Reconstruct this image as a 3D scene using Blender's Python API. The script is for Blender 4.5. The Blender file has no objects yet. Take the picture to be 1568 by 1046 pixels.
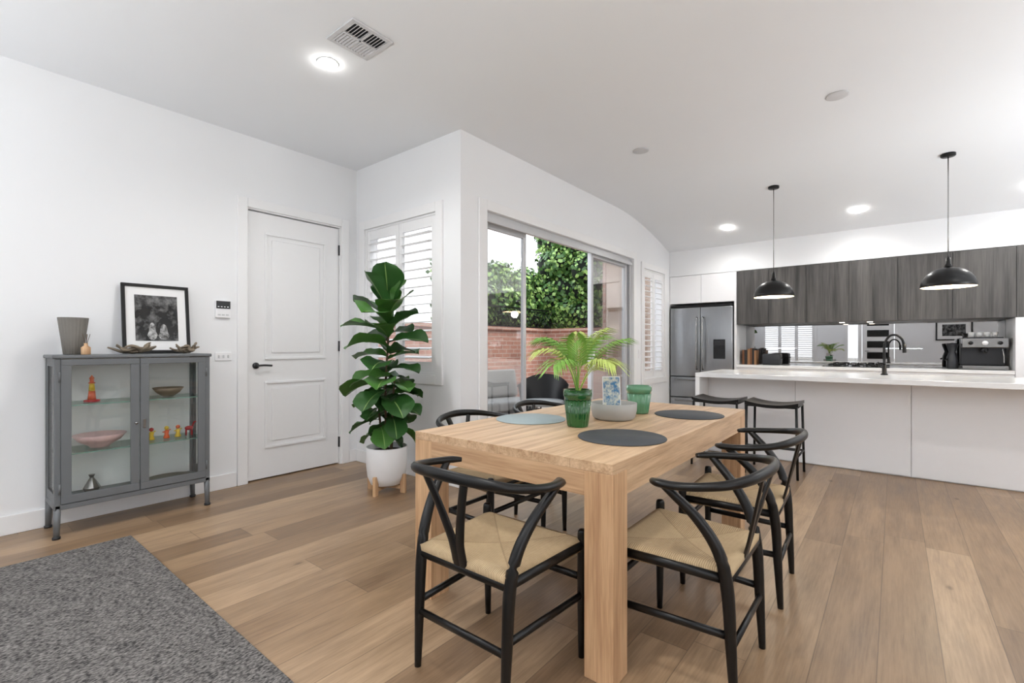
import bpy, bmesh, math, random
from mathutils import Vector, Matrix
random.seed(7)
R = random.random
def U(a,b): return a+(b-a)*random.random()
sc = bpy.context.scene
sc.view_settings.view_transform = 'Standard'
sc.view_settings.exposure = 0.12

# ---------------------------------------------------------------- materials
def lin(c):
    o=[]
    for v in c:
        v/=255.0
        o.append(v/12.92 if v<=0.04045 else ((v+0.055)/1.055)**2.4)
    return (o[0],o[1],o[2],1)
def newmat(name):
    m=bpy.data.materials.new(name); m.use_nodes=True
    nt=m.node_tree; bs=nt.nodes['Principled BSDF']
    return m,nt,bs
def N(nt,t,**k):
    n=nt.nodes.new(t)
    for a,b in k.items(): setattr(n,a,b)
    return n
def L(nt,a,b): nt.links.new(a,b)
def math_(nt,op,a,b=None,c=None):
    n=N(nt,'ShaderNodeMath',operation=op)
    for i,v in enumerate((a,b,c)):
        if v is None: continue
        if hasattr(v,'is_linked'): L(nt,v,n.inputs[i])
        else: n.inputs[i].default_value=v
    return n.outputs[0]
def mix_(nt,f,a,b,bt='MIX'):
    n=N(nt,'ShaderNodeMix',data_type='RGBA',blend_type=bt)
    if hasattr(f,'is_linked'): L(nt,f,n.inputs[0])
    else: n.inputs[0].default_value=f
    for i,v in ((6,a),(7,b)):
        if hasattr(v,'is_linked'): L(nt,v,n.inputs[i])
        else: n.inputs[i].default_value=v
    return n.outputs[2]
def ocoord(nt,scale=(1,1,1)):
    tc=N(nt,'ShaderNodeTexCoord'); mp=N(nt,'ShaderNodeMapping')
    mp.inputs['Scale'].default_value=scale
    L(nt,tc.outputs['Object'],mp.inputs[0]); return mp.outputs[0]
def noise(nt,vec,s,d=3,r=0.5):
    n=N(nt,'ShaderNodeTexNoise'); n.inputs['Scale'].default_value=s
    n.inputs['Detail'].default_value=d; n.inputs['Roughness'].default_value=r
    L(nt,vec,n.inputs['Vector']); return n.outputs['Fac']
def bump(nt,bs,h,st=0.2,dist=0.01):
    b=N(nt,'ShaderNodeBump'); b.inputs['Strength'].default_value=st
    b.inputs['Distance'].default_value=dist
    L(nt,h,b.inputs['Height']); L(nt,b.outputs[0],bs.inputs['Normal'])
def mat(name,rgb,rough=0.5,metal=0.0,var=0.05,nscale=20,bst=0.0,spec=0.5,stretch=(1,1,1),coat=0):
    m,nt,bs=newmat(name)
    c=lin(rgb); v=ocoord(nt,stretch); n=noise(nt,v,nscale)
    d=tuple(x*(1-var) for x in c[:3])+(1,); l=tuple(min(1,x*(1+var)) for x in c[:3])+(1,)
    L(nt,mix_(nt,n,d,l),bs.inputs['Base Color'])
    bs.inputs['Roughness'].default_value=rough; bs.inputs['Metallic'].default_value=metal
    bs.inputs['Specular IOR Level'].default_value=spec
    bs.inputs['Coat Weight'].default_value=coat
    if bst: bump(nt,bs,n,bst)
    return m
def emis(name,rgb,st):
    m,nt,bs=newmat(name)
    bs.inputs['Base Color'].default_value=(0,0,0,1)
    bs.inputs['Emission Color'].default_value=lin(rgb); bs.inputs['Emission Strength'].default_value=st
    return m
def wood(name,dark,light,axis,scale=1.0,rough=0.45,bst=0.05):
    m,nt,bs=newmat(name)
    s=[14,14,14]; s['xyz'.index(axis)]=0.9
    v=ocoord(nt,tuple(k*scale for k in s))
    n1=noise(nt,v,1.6,5,0.6)
    s2=[70,70,70]; s2['xyz'.index(axis)]=2.5
    n2=noise(nt,ocoord(nt,tuple(k*scale for k in s2)),2.0,3,0.6)
    f=math_(nt,'ADD',math_(nt,'MULTIPLY',n1,0.65),math_(nt,'MULTIPLY',n2,0.35))
    cr=N(nt,'ShaderNodeValToRGB'); L(nt,f,cr.inputs[0])
    cr.color_ramp.elements[0].position=0.36; cr.color_ramp.elements[0].color=lin(dark)
    cr.color_ramp.elements[1].position=0.6; cr.color_ramp.elements[1].color=lin(light)
    L(nt,cr.outputs[0],bs.inputs['Base Color']); bs.inputs['Roughness'].default_value=rough
    if bst: bump(nt,bs,n2,bst,0.003)
    return m
def floor_mat():
    m,nt,bs=newmat('oak_floorboards')
    tc=N(nt,'ShaderNodeTexCoord'); sp=N(nt,'ShaderNodeSeparateXYZ'); L(nt,tc.outputs['Object'],sp.inputs[0])
    X,Y=sp.outputs[0],sp.outputs[1]
    W=0.19; LN=1.9
    xs=math_(nt,'DIVIDE',math_(nt,'ADD',X,20.0),W); row=math_(nt,'FLOOR',xs); fx=math_(nt,'FRACT',xs)
    wn=N(nt,'ShaderNodeTexWhiteNoise',noise_dimensions='1D'); L(nt,row,wn.inputs['W'])
    ys=math_(nt,'ADD',math_(nt,'DIVIDE',math_(nt,'ADD',Y,20.0),LN),math_(nt,'MULTIPLY',wn.outputs[0],7.0))
    col=math_(nt,'FLOOR',ys); fy=math_(nt,'FRACT',ys)
    cb=N(nt,'ShaderNodeCombineXYZ'); L(nt,row,cb.inputs[0]); L(nt,col,cb.inputs[1])
    w2=N(nt,'ShaderNodeTexWhiteNoise',noise_dimensions='3D'); L(nt,cb.outputs[0],w2.inputs['Vector'])
    rnd=w2.outputs[0]
    g=N(nt,'ShaderNodeCombineXYZ')
    L(nt,math_(nt,'ADD',math_(nt,'MULTIPLY',X,11.0),math_(nt,'MULTIPLY',rnd,80.0)),g.inputs[0])
    L(nt,math_(nt,'MULTIPLY',Y,1.5),g.inputs[1]); L(nt,math_(nt,'MULTIPLY',rnd,31.0),g.inputs[2])
    n1=noise(nt,g.outputs[0],1.2,7,0.62)
    g2=N(nt,'ShaderNodeCombineXYZ')
    L(nt,math_(nt,'MULTIPLY',X,90.0),g2.inputs[0]); L(nt,math_(nt,'MULTIPLY',Y,4.0),g2.inputs[1]); L(nt,rnd,g2.inputs[2])
    n2=noise(nt,g2.outputs[0],1.5,3,0.6)
    cr=N(nt,'ShaderNodeValToRGB'); L(nt,rnd,cr.inputs[0]); e=cr.color_ramp.elements
    e[0].position=0; e[0].color=lin((138,112,87)); e[1].position=1; e[1].color=lin((181,153,123))
    k=e.new(0.5); k.color=lin((158,130,101))
    f=math_(nt,'ADD',math_(nt,'MULTIPLY',n1,0.65),math_(nt,'MULTIPLY',n2,0.35))
    c2=N(nt,'ShaderNodeValToRGB'); L(nt,f,c2.inputs[0])
    c2.color_ramp.elements[0].position=0.34; c2.color_ramp.elements[0].color=(0.62,0.59,0.56,1)
    c2.color_ramp.elements[1].position=0.60; c2.color_ramp.elements[1].color=(1.06,1.06,1.06,1)
    c=mix_(nt,1.0,cr.outputs[0],c2.outputs[0],'MULTIPLY')
    kv=ocoord(nt,(3.3,1.7,1)); vo=N(nt,'ShaderNodeTexVoronoi'); L(nt,kv,vo.inputs['Vector']); vo.inputs['Scale'].default_value=1.1
    kr=N(nt,'ShaderNodeMapRange'); L(nt,vo.outputs['Distance'],kr.inputs[0]); kr.inputs[1].default_value=0.02; kr.inputs[2].default_value=0.07; kr.inputs[3].default_value=0.75; kr.inputs[4].default_value=0.0
    c=mix_(nt,kr.outputs[0],c,lin((70,50,36)))
    gx=math_(nt,'MINIMUM',fx,math_(nt,'SUBTRACT',1.0,fx)); gy=math_(nt,'MINIMUM',fy,math_(nt,'SUBTRACT',1.0,fy))
    gap=math_(nt,'MAXIMUM',math_(nt,'LESS_THAN',gx,0.009),math_(nt,'LESS_THAN',gy,0.0010))
    c=mix_(nt,math_(nt,'MULTIPLY',gap,0.55),c,lin((74,58,44)))
    L(nt,c,bs.inputs['Base Color'])
    L(nt,math_(nt,'ADD',0.24,math_(nt,'MULTIPLY',n1,0.22)),bs.inputs['Roughness'])
    bump(nt,bs,math_(nt,'SUBTRACT',math_(nt,'MULTIPLY',n2,0.3),gap),0.15,0.002)
    return m
def glass_mat(name,tint=(1,1,1,1),refl=0.08):
    m,nt,bs=newmat(name); nt.nodes.remove(bs)
    tr=N(nt,'ShaderNodeBsdfTransparent'); tr.inputs[0].default_value=tint
    gl=N(nt,'ShaderNodeBsdfGlossy'); gl.inputs['Roughness'].default_value=0.02
    mx=N(nt,'ShaderNodeMixShader'); lw=N(nt,'ShaderNodeLayerWeight'); lw.inputs[0].default_value=0.3
    L(nt,math_(nt,'ADD',refl*0.6,math_(nt,'MULTIPLY',lw.outputs['Fresnel'],0.35)),mx.inputs[0])
    L(nt,tr.outputs[0],mx.inputs[1]); L(nt,gl.outputs[0],mx.inputs[2])
    L(nt,mx.outputs[0],nt.nodes['Material Output'].inputs[0]); return m
def rug_mat():
    m,nt,bs=newmat('woven_grey_rug')
    n=noise(nt,ocoord(nt,(150,70,60)),1.0,2,0.6)
    n3=noise(nt,ocoord(nt,(14,14,9)),1.0,3,0.6)
    cr=N(nt,'ShaderNodeValToRGB'); L(nt,math_(nt,'ADD',math_(nt,'MULTIPLY',n,0.8),math_(nt,'MULTIPLY',n3,0.2)),cr.inputs[0]); e=cr.color_ramp.elements
    e[0].position=0.38; e[0].color=lin((58,57,57)); e[1].position=0.66; e[1].color=lin((146,142,139))
    L(nt,cr.outputs[0],bs.inputs['Base Color']); bs.inputs['Roughness'].default_value=0.95
    bs.inputs['Specular IOR Level'].default_value=0.1
    bump(nt,bs,n,0.35,0.005); return m
def brick_mat():
    m,nt,bs=newmat('red_brick')
    tc=N(nt,'ShaderNodeTexCoord'); sp=N(nt,'ShaderNodeSeparateXYZ'); L(nt,tc.outputs['Object'],sp.inputs[0])
    cb=N(nt,'ShaderNodeCombineXYZ'); L(nt,math_(nt,'ADD',sp.outputs[0],sp.outputs[1]),cb.inputs[0]); L(nt,sp.outputs[2],cb.inputs[1])
    b=N(nt,'ShaderNodeTexBrick'); L(nt,cb.outputs[0],b.inputs['Vector'])
    b.inputs['Scale'].default_value=1.0; b.inputs['Brick Width'].default_value=0.24; b.inputs['Row Height'].default_value=0.085
    b.inputs['Mortar Size'].default_value=0.008
    b.inputs['Color1'].default_value=lin((186,132,114)); b.inputs['Color2'].default_value=lin((156,106,92)); b.inputs['Mortar'].default_value=lin((190,180,170))
    n=noise(nt,ocoord(nt),9,4)
    c=mix_(nt,0.35,b.outputs[0],mix_(nt,n,lin((110,70,58)),lin((200,160,140))))
    L(nt,c,bs.inputs['Base Color']); bs.inputs['Roughness'].default_value=0.9
    return m
def cord_mat():
    m,nt,bs=newmat('paper_cord')
    tc=N(nt,'ShaderNodeTexCoord'); sp=N(nt,'ShaderNodeSeparateXYZ'); L(nt,tc.outputs['Object'],sp.inputs[0])
    X,Y=sp.outputs[0],sp.outputs[1]
    Ys=math_(nt,'MULTIPLY',math_(nt,'SUBTRACT',Y,0.01),1.05)
    side=math_(nt,'GREATER_THAN',math_(nt,'ABSOLUTE',X),math_(nt,'ABSOLUTE',Ys))
    sx=math_(nt,'SINE',math_(nt,'MULTIPLY',X,900.0)); sy=math_(nt,'SINE',math_(nt,'MULTIPLY',Y,900.0))
    s=math_(nt,'ADD',math_(nt,'MULTIPLY',side,sy),math_(nt,'MULTIPLY',math_(nt,'SUBTRACT',1.0,side),sx))
    s=math_(nt,'ADD',math_(nt,'MULTIPLY',s,0.5),0.5)
    n=noise(nt,ocoord(nt),60,3)
    c=mix_(nt,s,lin((156,130,96)),lin((212,188,150)))
    diag=math_(nt,'LESS_THAN',math_(nt,'ABSOLUTE',math_(nt,'SUBTRACT',math_(nt,'ABSOLUTE',X),math_(nt,'ABSOLUTE',Ys))),0.004)
    c=mix_(nt,math_(nt,'MULTIPLY',diag,0.55),c,lin((124,98,66)))
    c=mix_(nt,math_(nt,'MULTIPLY',side,0.25),c,lin((128,104,74)))
    c=mix_(nt,0.25,c,mix_(nt,n,lin((150,126,92)),lin((222,198,160))))
    L(nt,c,bs.inputs['Base Color']); bs.inputs['Roughness'].default_value=0.8
    bump(nt,bs,s,0.5,0.003); return m
def photo_mat(name,rgb_d,rgb_l,sc_=9,p0=0.42,p1=0.62):
    m,nt,bs=newmat(name)
    n=noise(nt,ocoord(nt),sc_,5,0.65)
    cr=N(nt,'ShaderNodeValToRGB'); L(nt,n,cr.inputs[0]); e=cr.color_ramp.elements
    e[0].position=p0; e[0].color=lin(rgb_d); e[1].position=p1; e[1].color=lin(rgb_l)
    L(nt,cr.outputs[0],bs.inputs['Base Color']); bs.inputs['Roughness'].default_value=0.25; return m
def stripe_wood(name):
    m,nt,bs=newmat(name)
    n1=noise(nt,ocoord(nt,(9,1,0.5)),1.3,4,0.6); n2=noise(nt,ocoord(nt,(110,1,3)),1.0,3,0.6)
    f=math_(nt,'ADD',math_(nt,'MULTIPLY',n1,0.65),math_(nt,'MULTIPLY',n2,0.35))
    cr=N(nt,'ShaderNodeValToRGB'); L(nt,f,cr.inputs[0]); e=cr.color_ramp.elements
    e[0].position=0.34; e[0].color=lin((44,43,43)); e[1].position=0.66; e[1].color=lin((98,95,93))
    L(nt,cr.outputs[0],bs.inputs['Base Color']); bs.inputs['Roughness'].default_value=0.55; return m

M_wall=mat('wall_paint',(240,241,243),0.75,var=0.01,nscale=3)
M_ceil=mat('ceiling_paint',(236,238,241),0.85,var=0.01,nscale=2)
M_trim=mat('trim_gloss_white',(242,242,243),0.35,var=0.01)
M_door=mat('door_paint',(240,240,241),0.4,var=0.01)
M_floor=floor_mat(); M_rug=rug_mat(); M_brick=brick_mat(); M_cord=cord_mat()
M_glass=glass_mat('clear_glass'); M_cabglass=glass_mat('cabinet_glass',(0.99,0.995,0.99,1),0.04)
M_shelfglass=glass_mat('shelf_glass',(0.86,0.95,0.92,1),0.12)
M_glassedge=mat('glass_edge_green',(120,160,146),0.2)
M_alu=mat('aluminium_frame',(205,206,208),0.35,0.4,var=0.02)
M_blk=mat('black_lacquer',(10,10,11),0.34,var=0.1,nscale=30,spec=0.4)
M_blkmetal=mat('black_metal',(18,18,19),0.4,0.3,var=0.1)
M_oakx=wood('oak_x',(170,131,96),(212,176,138),'x'); M_oaky=wood('oak_y',(174,138,104),(218,186,150),'y'); M_oakz=wood('oak_z',(170,129,94),(212,174,134),'z')
M_grey=mat('grey_steel_paint',(108,111,114),0.5,0.1,var=0.04)
M_greyback=mat('cabinet_back',(230,233,233),0.6,var=0.02)
M_white=mat('white_laminate',(242,242,244),0.35,var=0.01)
M_stone=mat('white_stone',(245,245,245),0.15,var=0.02,nscale=6)
M_seam=mat('shadow_gap',(120,120,122),0.8)
M_spk=mat('speaker_grille',(205,205,207),0.8)
M_darkwood=stripe_wood('charcoal_woodgrain')
M_steel=mat('brushed_steel',(158,161,165),0.3,0.9,var=0.08,nscale=4,stretch=(60,60,1))
M_dsteel=mat('dark_steel',(60,61,64),0.35,0.6,var=0.05)
M_mirror=mat('smoked_mirror',(172,172,173),0.01,1.0,var=0.01)
M_chrome=mat('satin_chrome',(150,150,150),0.25,1.0,var=0.02)
M_leaf=mat('fig_leaf_green',(48,88,40),0.42,var=0.35,nscale=6,spec=0.35)
M_leaf2=mat('fig_leaf_light',(74,120,54),0.42,var=0.3,nscale=6,spec=0.35)
M_vein=mat('leaf_vein',(136,168,96),0.5)
M_bark=mat('bark',(92,74,56),0.9,var=0.3,bst=0.3)
M_pot=mat('white_ceramic',(234,234,235),0.45,var=0.01)
M_soil=mat('soil',(48,36,28),0.95,var=0.4,nscale=60,bst=0.5)
M_palm=mat('palm_leaf',(126,172,76),0.5,var=0.3,nscale=12)
M_palm2=mat('palm_leaf_yellow',(190,208,112),0.5,var=0.2,nscale=12)
M_gglass=mat('green_glass',(34,112,50),0.08,var=0.25,nscale=14,coat=0.6)
M_gglass.node_tree.nodes['Principled BSDF'].inputs['Transmission Weight'].default_value=0.5
M_gglass2=mat('sage_glass',(86,140,104),0.12,var=0.1,coat=0.6)
M_bowl=mat('grey_stoneware',(176,175,171),0.6,var=0.05)
M_matd=mat('placemat_charcoal',(68,71,75),0.7,var=0.08,nscale=90)
M_matl=mat('placemat_pale',(160,174,178),0.7,var=0.06,nscale=90)
M_card=photo_mat('painted_card',(30,110,160),(225,225,205),30)
M_photo=photo_mat('bw_photograph',(12,12,13),(150,150,150),9,0.46,0.74)
M_photol=photo_mat('bw_photo_figures',(70,70,70),(200,200,200),22)
M_paper=mat('mount_board',(240,240,240),0.8,var=0.01)
M_red=mat('painted_orange',(214,92,38),0.4); M_yel=mat('painted_yellow',(220,186,50),0.4); M_rd=mat('painted_red',(180,40,44),0.4)
M_pink=mat('pink_marbled',(216,184,182),0.4,var=0.2,nscale=30)
M_drift=mat('driftwood',(128,116,100),0.6,0.3,var=0.35,nscale=18,bst=0.4)
M_brownvase=mat('ribbed_grey_vase',(112,108,102),0.6,var=0.12)
M_hedge=mat('hedge_leaf',(62,98,42),0.45,var=0.5,nscale=3); M_hedge2=mat('hedge_leaf_light',(140,172,92),0.45,var=0.3,nscale=3)
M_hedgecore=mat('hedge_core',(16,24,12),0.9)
M_pave=mat('paving',(170,164,155),0.85,var=0.1)
M_cush=mat('outdoor_cushion',(140,139,136),0.9,var=0.06,nscale=60)
M_book=[mat('book_brown',(110,70,44),0.7),mat('book_black',(36,34,34),0.7),mat('book_tan',(150,110,76),0.7)]
M_gold=mat('cream_enamel_inner',(240,226,200),0.4)
M_lamp=emis('downlight_glow',(255,252,246),40); M_lamp2=emis('pendant_glow',(255,240,210),14)
M_led=emis('cupboard_led',(255,240,215),10)
M_lcd=mat('lcd_black',(18,18,20),0.2)
M_tan=mat('rendered_wall',(168,142,122),0.9,var=0.12,nscale=12)

# ---------------------------------------------------------------- mesh builder
class MB:
    def __init__(s): s.v=[]; s.f=[]; s.m=[]; s.sm=[]; s.mats=[]
    def mi(s,m):
        if m not in s.mats: s.mats.append(m)
        return s.mats.index(m)
    def add(s,vs,fs,m,smooth=False,T=None):
        o=len(s.v); i=s.mi(m)
        for p in vs:
            p=Vector(p)
            s.v.append(T@p if T is not None else p)
        for f in fs:
            s.f.append([o+k for k in f]); s.m.append(i); s.sm.append(smooth)
    def box(s,x0,x1,y0,y1,z0,z1,m,bev=0.0,T=None,seg=2):
        if bev<=0:
            vs=[(x0,y0,z0),(x1,y0,z0),(x1,y1,z0),(x0,y1,z0),(x0,y0,z1),(x1,y0,z1),(x1,y1,z1),(x0,y1,z1)]
            fs=[(0,3,2,1),(4,5,6,7),(0,1,5,4),(1,2,6,5),(2,3,7,6),(3,0,4,7)]
            s.add(vs,fs,m,False,T); return
        bm=bmesh.new(); bmesh.ops.create_cube(bm,size=1)
        for v in bm.verts:
            v.co=Vector(((x0+x1)/2+v.co.x*(x1-x0),(y0+y1)/2+v.co.y*(y1-y0),(z0+z1)/2+v.co.z*(z1-z0)))
        bmesh.ops.bevel(bm,geom=bm.edges[:],offset=bev,segments=seg,affect='EDGES',profile=0.5)
        bm.verts.ensure_lookup_table()
        s.add([v.co.copy() for v in bm.verts],[[v.index for v in f.verts] for f in bm.faces],m,seg>2,T); bm.free()
    def lathe(s,c,prof,m,seg=32,smooth=True,sx=1,sy=1,T=None,rip=0,ripn=0):
        vs=[];fs=[]
        for (r,z) in prof:
            for k in range(seg):
                a=2*math.pi*k/seg; rr=r*(1+rip*math.cos(ripn*a)) if rip else r
                vs.append((c[0]+rr*math.cos(a)*sx,c[1]+rr*math.sin(a)*sy,c[2]+z))
        n=len(prof)
        for i in range(n-1):
            for k in range(seg):
                k2=(k+1)%seg; fs.append((i*seg+k,i*seg+k2,(i+1)*seg+k2,(i+1)*seg+k))
        if prof[0][0]>1e-6: fs.append(tuple(range(seg))[::-1])
        if prof[-1][0]>1e-6: fs.append(tuple((n-1)*seg+k for k in range(seg)))
        s.add(vs,fs,m,smooth,T)
    def shell(s,c,prof,m,seg=32,T=None):
        vs=[];fs=[]
        for (r,z) in prof:
            for k in range(seg):
                a=2*math.pi*k/seg
                vs.append((c[0]+r*math.cos(a),c[1]+r*math.sin(a),c[2]+z))
        for i in range(len(prof)-1):
            for k in range(seg):
                k2=(k+1)%seg; fs.append((i*seg+k,i*seg+k2,(i+1)*seg+k2,(i+1)*seg+k))
        s.add(vs,fs,m,True,T)
    def sphere(s,c,r,m,sx=1,sy=1,sz=1,seg=16,T=None):
        p=[(max(1e-7,r*math.sin(math.pi*i/10)),-r*math.cos(math.pi*i/10)*sz) for i in range(11)]
        s.lathe(c,p,m,seg,True,sx,sy,T)
    def tube(s,pts,r,m,seg=10,sub=0,ref=(0,0,1),T=None,smooth=True,cap=True):
        pts=[Vector(p) for p in pts]
        rs=list(r) if isinstance(r,(list,tuple)) else [r]*len(pts)
        rs=[q if isinstance(q,tuple) else (q,q) for q in rs]
        if sub and len(pts)>2:
            np_=[];nr=[]
            n=len(pts)
            for i in range(n-1):
                p0=pts[max(0,i-1)];p1=pts[i];p2=pts[i+1];p3=pts[min(n-1,i+2)]
                for k in range(sub):
                    t=k/sub
                    np_.append(0.5*((2*p1)+(p2-p0)*t+(2*p0-5*p1+4*p2-p3)*t*t+(3*p1-p0-3*p2+p3)*t**3))
                    nr.append((rs[i][0]*(1-t)+rs[i+1][0]*t,rs[i][1]*(1-t)+rs[i+1][1]*t))
            np_.append(pts[-1]);nr.append(rs[-1]);pts=np_;rs=nr
        vs=[];fs=[];n=len(pts);ref=Vector(ref)
        for i,p in enumerate(pts):
            d=(pts[min(n-1,i+1)]-pts[max(0,i-1)]).normalized()
            rf=ref if abs(d.dot(ref))<0.97 else Vector((1,0,0)) if abs(d.x)<0.9 else Vector((0,1,0))
            b=d.cross(rf).normalized(); a=b.cross(d).normalized()
            for k in range(seg):
                t=2*math.pi*k/seg
                vs.append(p+a*math.cos(t)*rs[i][0]+b*math.sin(t)*rs[i][1])
        for i in range(n-1):
            for k in range(seg):
                k2=(k+1)%seg; fs.append((i*seg+k,i*seg+k2,(i+1)*seg+k2,(i+1)*seg+k))
        if cap: fs.append(tuple(range(seg))[::-1]); fs.append(tuple((n-1)*seg+k for k in range(seg)))
        s.add(vs,fs,m,smooth,T)
    def finish(s,name,recenter=True,loc=None,rotz=0):
        me=bpy.data.meshes.new(name)
        if loc is None and recenter:
            xs=[v.x for v in s.v];ys=[v.y for v in s.v];zs=[v.z for v in s.v]
            o=Vector(((min(xs)+max(xs))/2,(min(ys)+max(ys))/2,min(zs)))
        else: o=Vector((0,0,0))
        me.from_pydata([tuple(v-o) for v in s.v],[],s.f)
        for m in s.mats: me.materials.append(m)
        me.polygons.foreach_set('material_index',s.m); me.polygons.foreach_set('use_smooth',s.sm)
        me.update()
        bm=bmesh.new(); bm.from_mesh(me); bmesh.ops.recalc_face_normals(bm,faces=bm.faces[:]); bm.to_mesh(me); bm.free()
        ob=bpy.data.objects.new(name,me); sc.collection.objects.link(ob)
        ob.location=loc if loc is not None else o; ob.rotation_euler=(0,0,rotz)
        return ob
def inst(ob,loc,rotz):
    o=bpy.data.objects.new(ob.name.split('.')[0],ob.data); sc.collection.objects.link(o)
    o.location=loc; o.rotation_euler=(0,0,rotz); return o

# ---------------------------------------------------------------- room constants
XA=-4.29; YW=2.79; XB=-2.79; XR=3.2; YR=-4.5; YK=8.05; ZC=2.96; TH=0.14
def czc(y):
    if y<5.6: return ZC
    s=min(1.0,(y-5.6)/1.85); return ZC-0.31*s**1.8
# floor
b=MB(); b.box(XA-TH,XR+TH,YR-TH,YW+TH,-0.1,0,M_floor); b.box(XB-TH,XR+TH,YW+TH,YK+TH,-0.1,0,M_floor); b.finish('floor',False)
# ceiling
b=MB(); ys=[YR,0,YW]+[YW+(YK-YW)*i/28 for i in range(1,29)]
vs=[];fs=[]
for y in ys: vs+= [(XB,y,czc(y)),(XR,y,czc(y))]
for i in range(len(ys)-1): fs.append((2*i,2*i+1,2*i+3,2*i+2))
b.add(vs,fs,M_ceil,True)
b.add([(XA,YR,ZC),(XB,YR,ZC),(XB,YW,ZC),(XA,YW,ZC)],[(0,1,2,3)],M_ceil)
b.finish('ceiling',False)
b=MB(); b.box(XA-TH,XR+TH,YR-TH,YW+TH,ZC+0.02,ZC+0.16,M_tan); b.box(XB-TH,XR+TH,YW+TH,YK+TH,ZC+0.02,ZC+0.16,M_tan); b.finish('roof',False)
def wall(name,axis,c0,c1,a0,a1,ops,h=ZC+0.02):
    b=MB()
    def bx(p,q,z0,z1):
        if q-p<1e-4 or z1-z0<1e-4: return
        if axis=='x': b.box(c0,c1,p,q,z0,z1,M_wall)
        else: b.box(p,q,c0,c1,z0,z1,M_wall)
    cur=a0
    for (p,q,z0,z1) in sorted(ops):
        bx(cur,p,0,h); bx(p,q,0,z0); bx(p,q,z1,h); cur=q
    bx(cur,a1,0,h)
    return b.finish(name,False)
wall('wall_left','x',XA-TH,XA,YR,YW+TH,[(1.735,2.618,0,2.352)])
wall('wall_window','y',YW,YW+TH,XA,XB-TH,[(-4.13,-3.08,0.92,2.33)])
wall('wall_patio','x',XB-TH,XB,YW,YK,[(3.10,6.10,0,2.36),(6.45,7.22,0.70,2.28)])
wall('wall_kitchen','y',YK,YK+TH,XB-TH,XR+TH,[])
wall('wall_right','x',XR,XR+TH,YR,YK,[(-3.4,0.4,0,2.4)])
wall('wall_rear','y',YR-TH,YR,XA-TH,XR+TH,[(-4.0,-2.3,0.45,2.1),(-1.30,-1.0,0.0,2.3),(-0.9,0.0,0,2.3)])
def base(name,segs):
    b=MB()
    for s in segs: b.box(*s,0.0,0.12,M_trim,0.004)
    b.finish(name,False)
base('baseboard_left',[(XA,XA+0.016,YR,1.65),(XA,XA+0.016,2.70,YW)])
base('baseboard_window',[(XA+0.016,XB,YW-0.016,YW)])
base('baseboard_patio',[(XB,XB+0.016,YW-0.016,3.0),(XB,XB+0.016,6.20,7.4)])
base('baseboard_right',[(XR-0.016,XR,0.5,YK-0.7)])
# ---------------------------------------------------------------- internal door
b=MB()
y0,y1=1.750,2.603; x=XA-0.045
b.box(x-0.02,x+0.022,y0,y1,0.012,2.334,M_door,0.002)
def ring(b,x,y0,y1,z0,z1,w,d,m):
    b.box(x,x+d,y0,y1,z0,z0+w,m,0.004); b.box(x,x+d,y0,y1,z1-w,z1,m,0.004)
    b.box(x,x+d,y0,y0+w,z0+w,z1-w,m,0.004); b.box(x,x+d,y1-w,y1,z0+w,z1-w,m,0.004)
for (z0,z1) in ((0.27,0.86),(1.05,2.17)):
    ring(b,x+0.0215,y0+0.14,y1-0.14,z0,z1,0.022,0.013,M_door)
    b.box(x+0.0215,x+0.030,y0+0.20,y1-0.20,z0+0.06,z1-0.06,M_door,0.008)
hy=y0+0.065; hx=x+0.022
b.tube([(hx,hy,1.0),(hx+0.012,hy,1.0)],0.027,M_dsteel,20)
b.tube([(hx+0.01,hy,1.0),(hx+0.05,hy,1.0)],0.009,M_dsteel,12)
b.tube([(hx+0.05,hy-0.01,1.0),(hx+0.052,hy+0.05,1.003),(hx+0.045,hy+0.12,0.998)],0.009,M_dsteel,12,4)
for z in (0.22,1.17,2.12): b.box(x+0.018,x+0.04,y1-0.005,y1+0.006,z-0.05,z+0.05,M_dsteel)
b.finish('door_1',False)
b=MB()
for (p,q) in ((1.655,1.735),(2.618,2.698)): b.box(XA,XA+0.02,p,q,0,2.43,M_trim,0.004)
b.box(XA,XA+0.02,1.735,2.618,2.352,2.43,M_trim,0.004)
b.box(XA-TH,XA,1.735,1.745,0,2.352,M_trim); b.box(XA-TH,XA,2.608,2.618,0,2.352,M_trim); b.box(XA-TH,XA,1.745,2.608,2.342,2.352,M_trim)
b.box(XA-TH-0.02,XA-TH,1.6,2.75,0,2.5,M_seam)
b.finish('trim_1',False)
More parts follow.
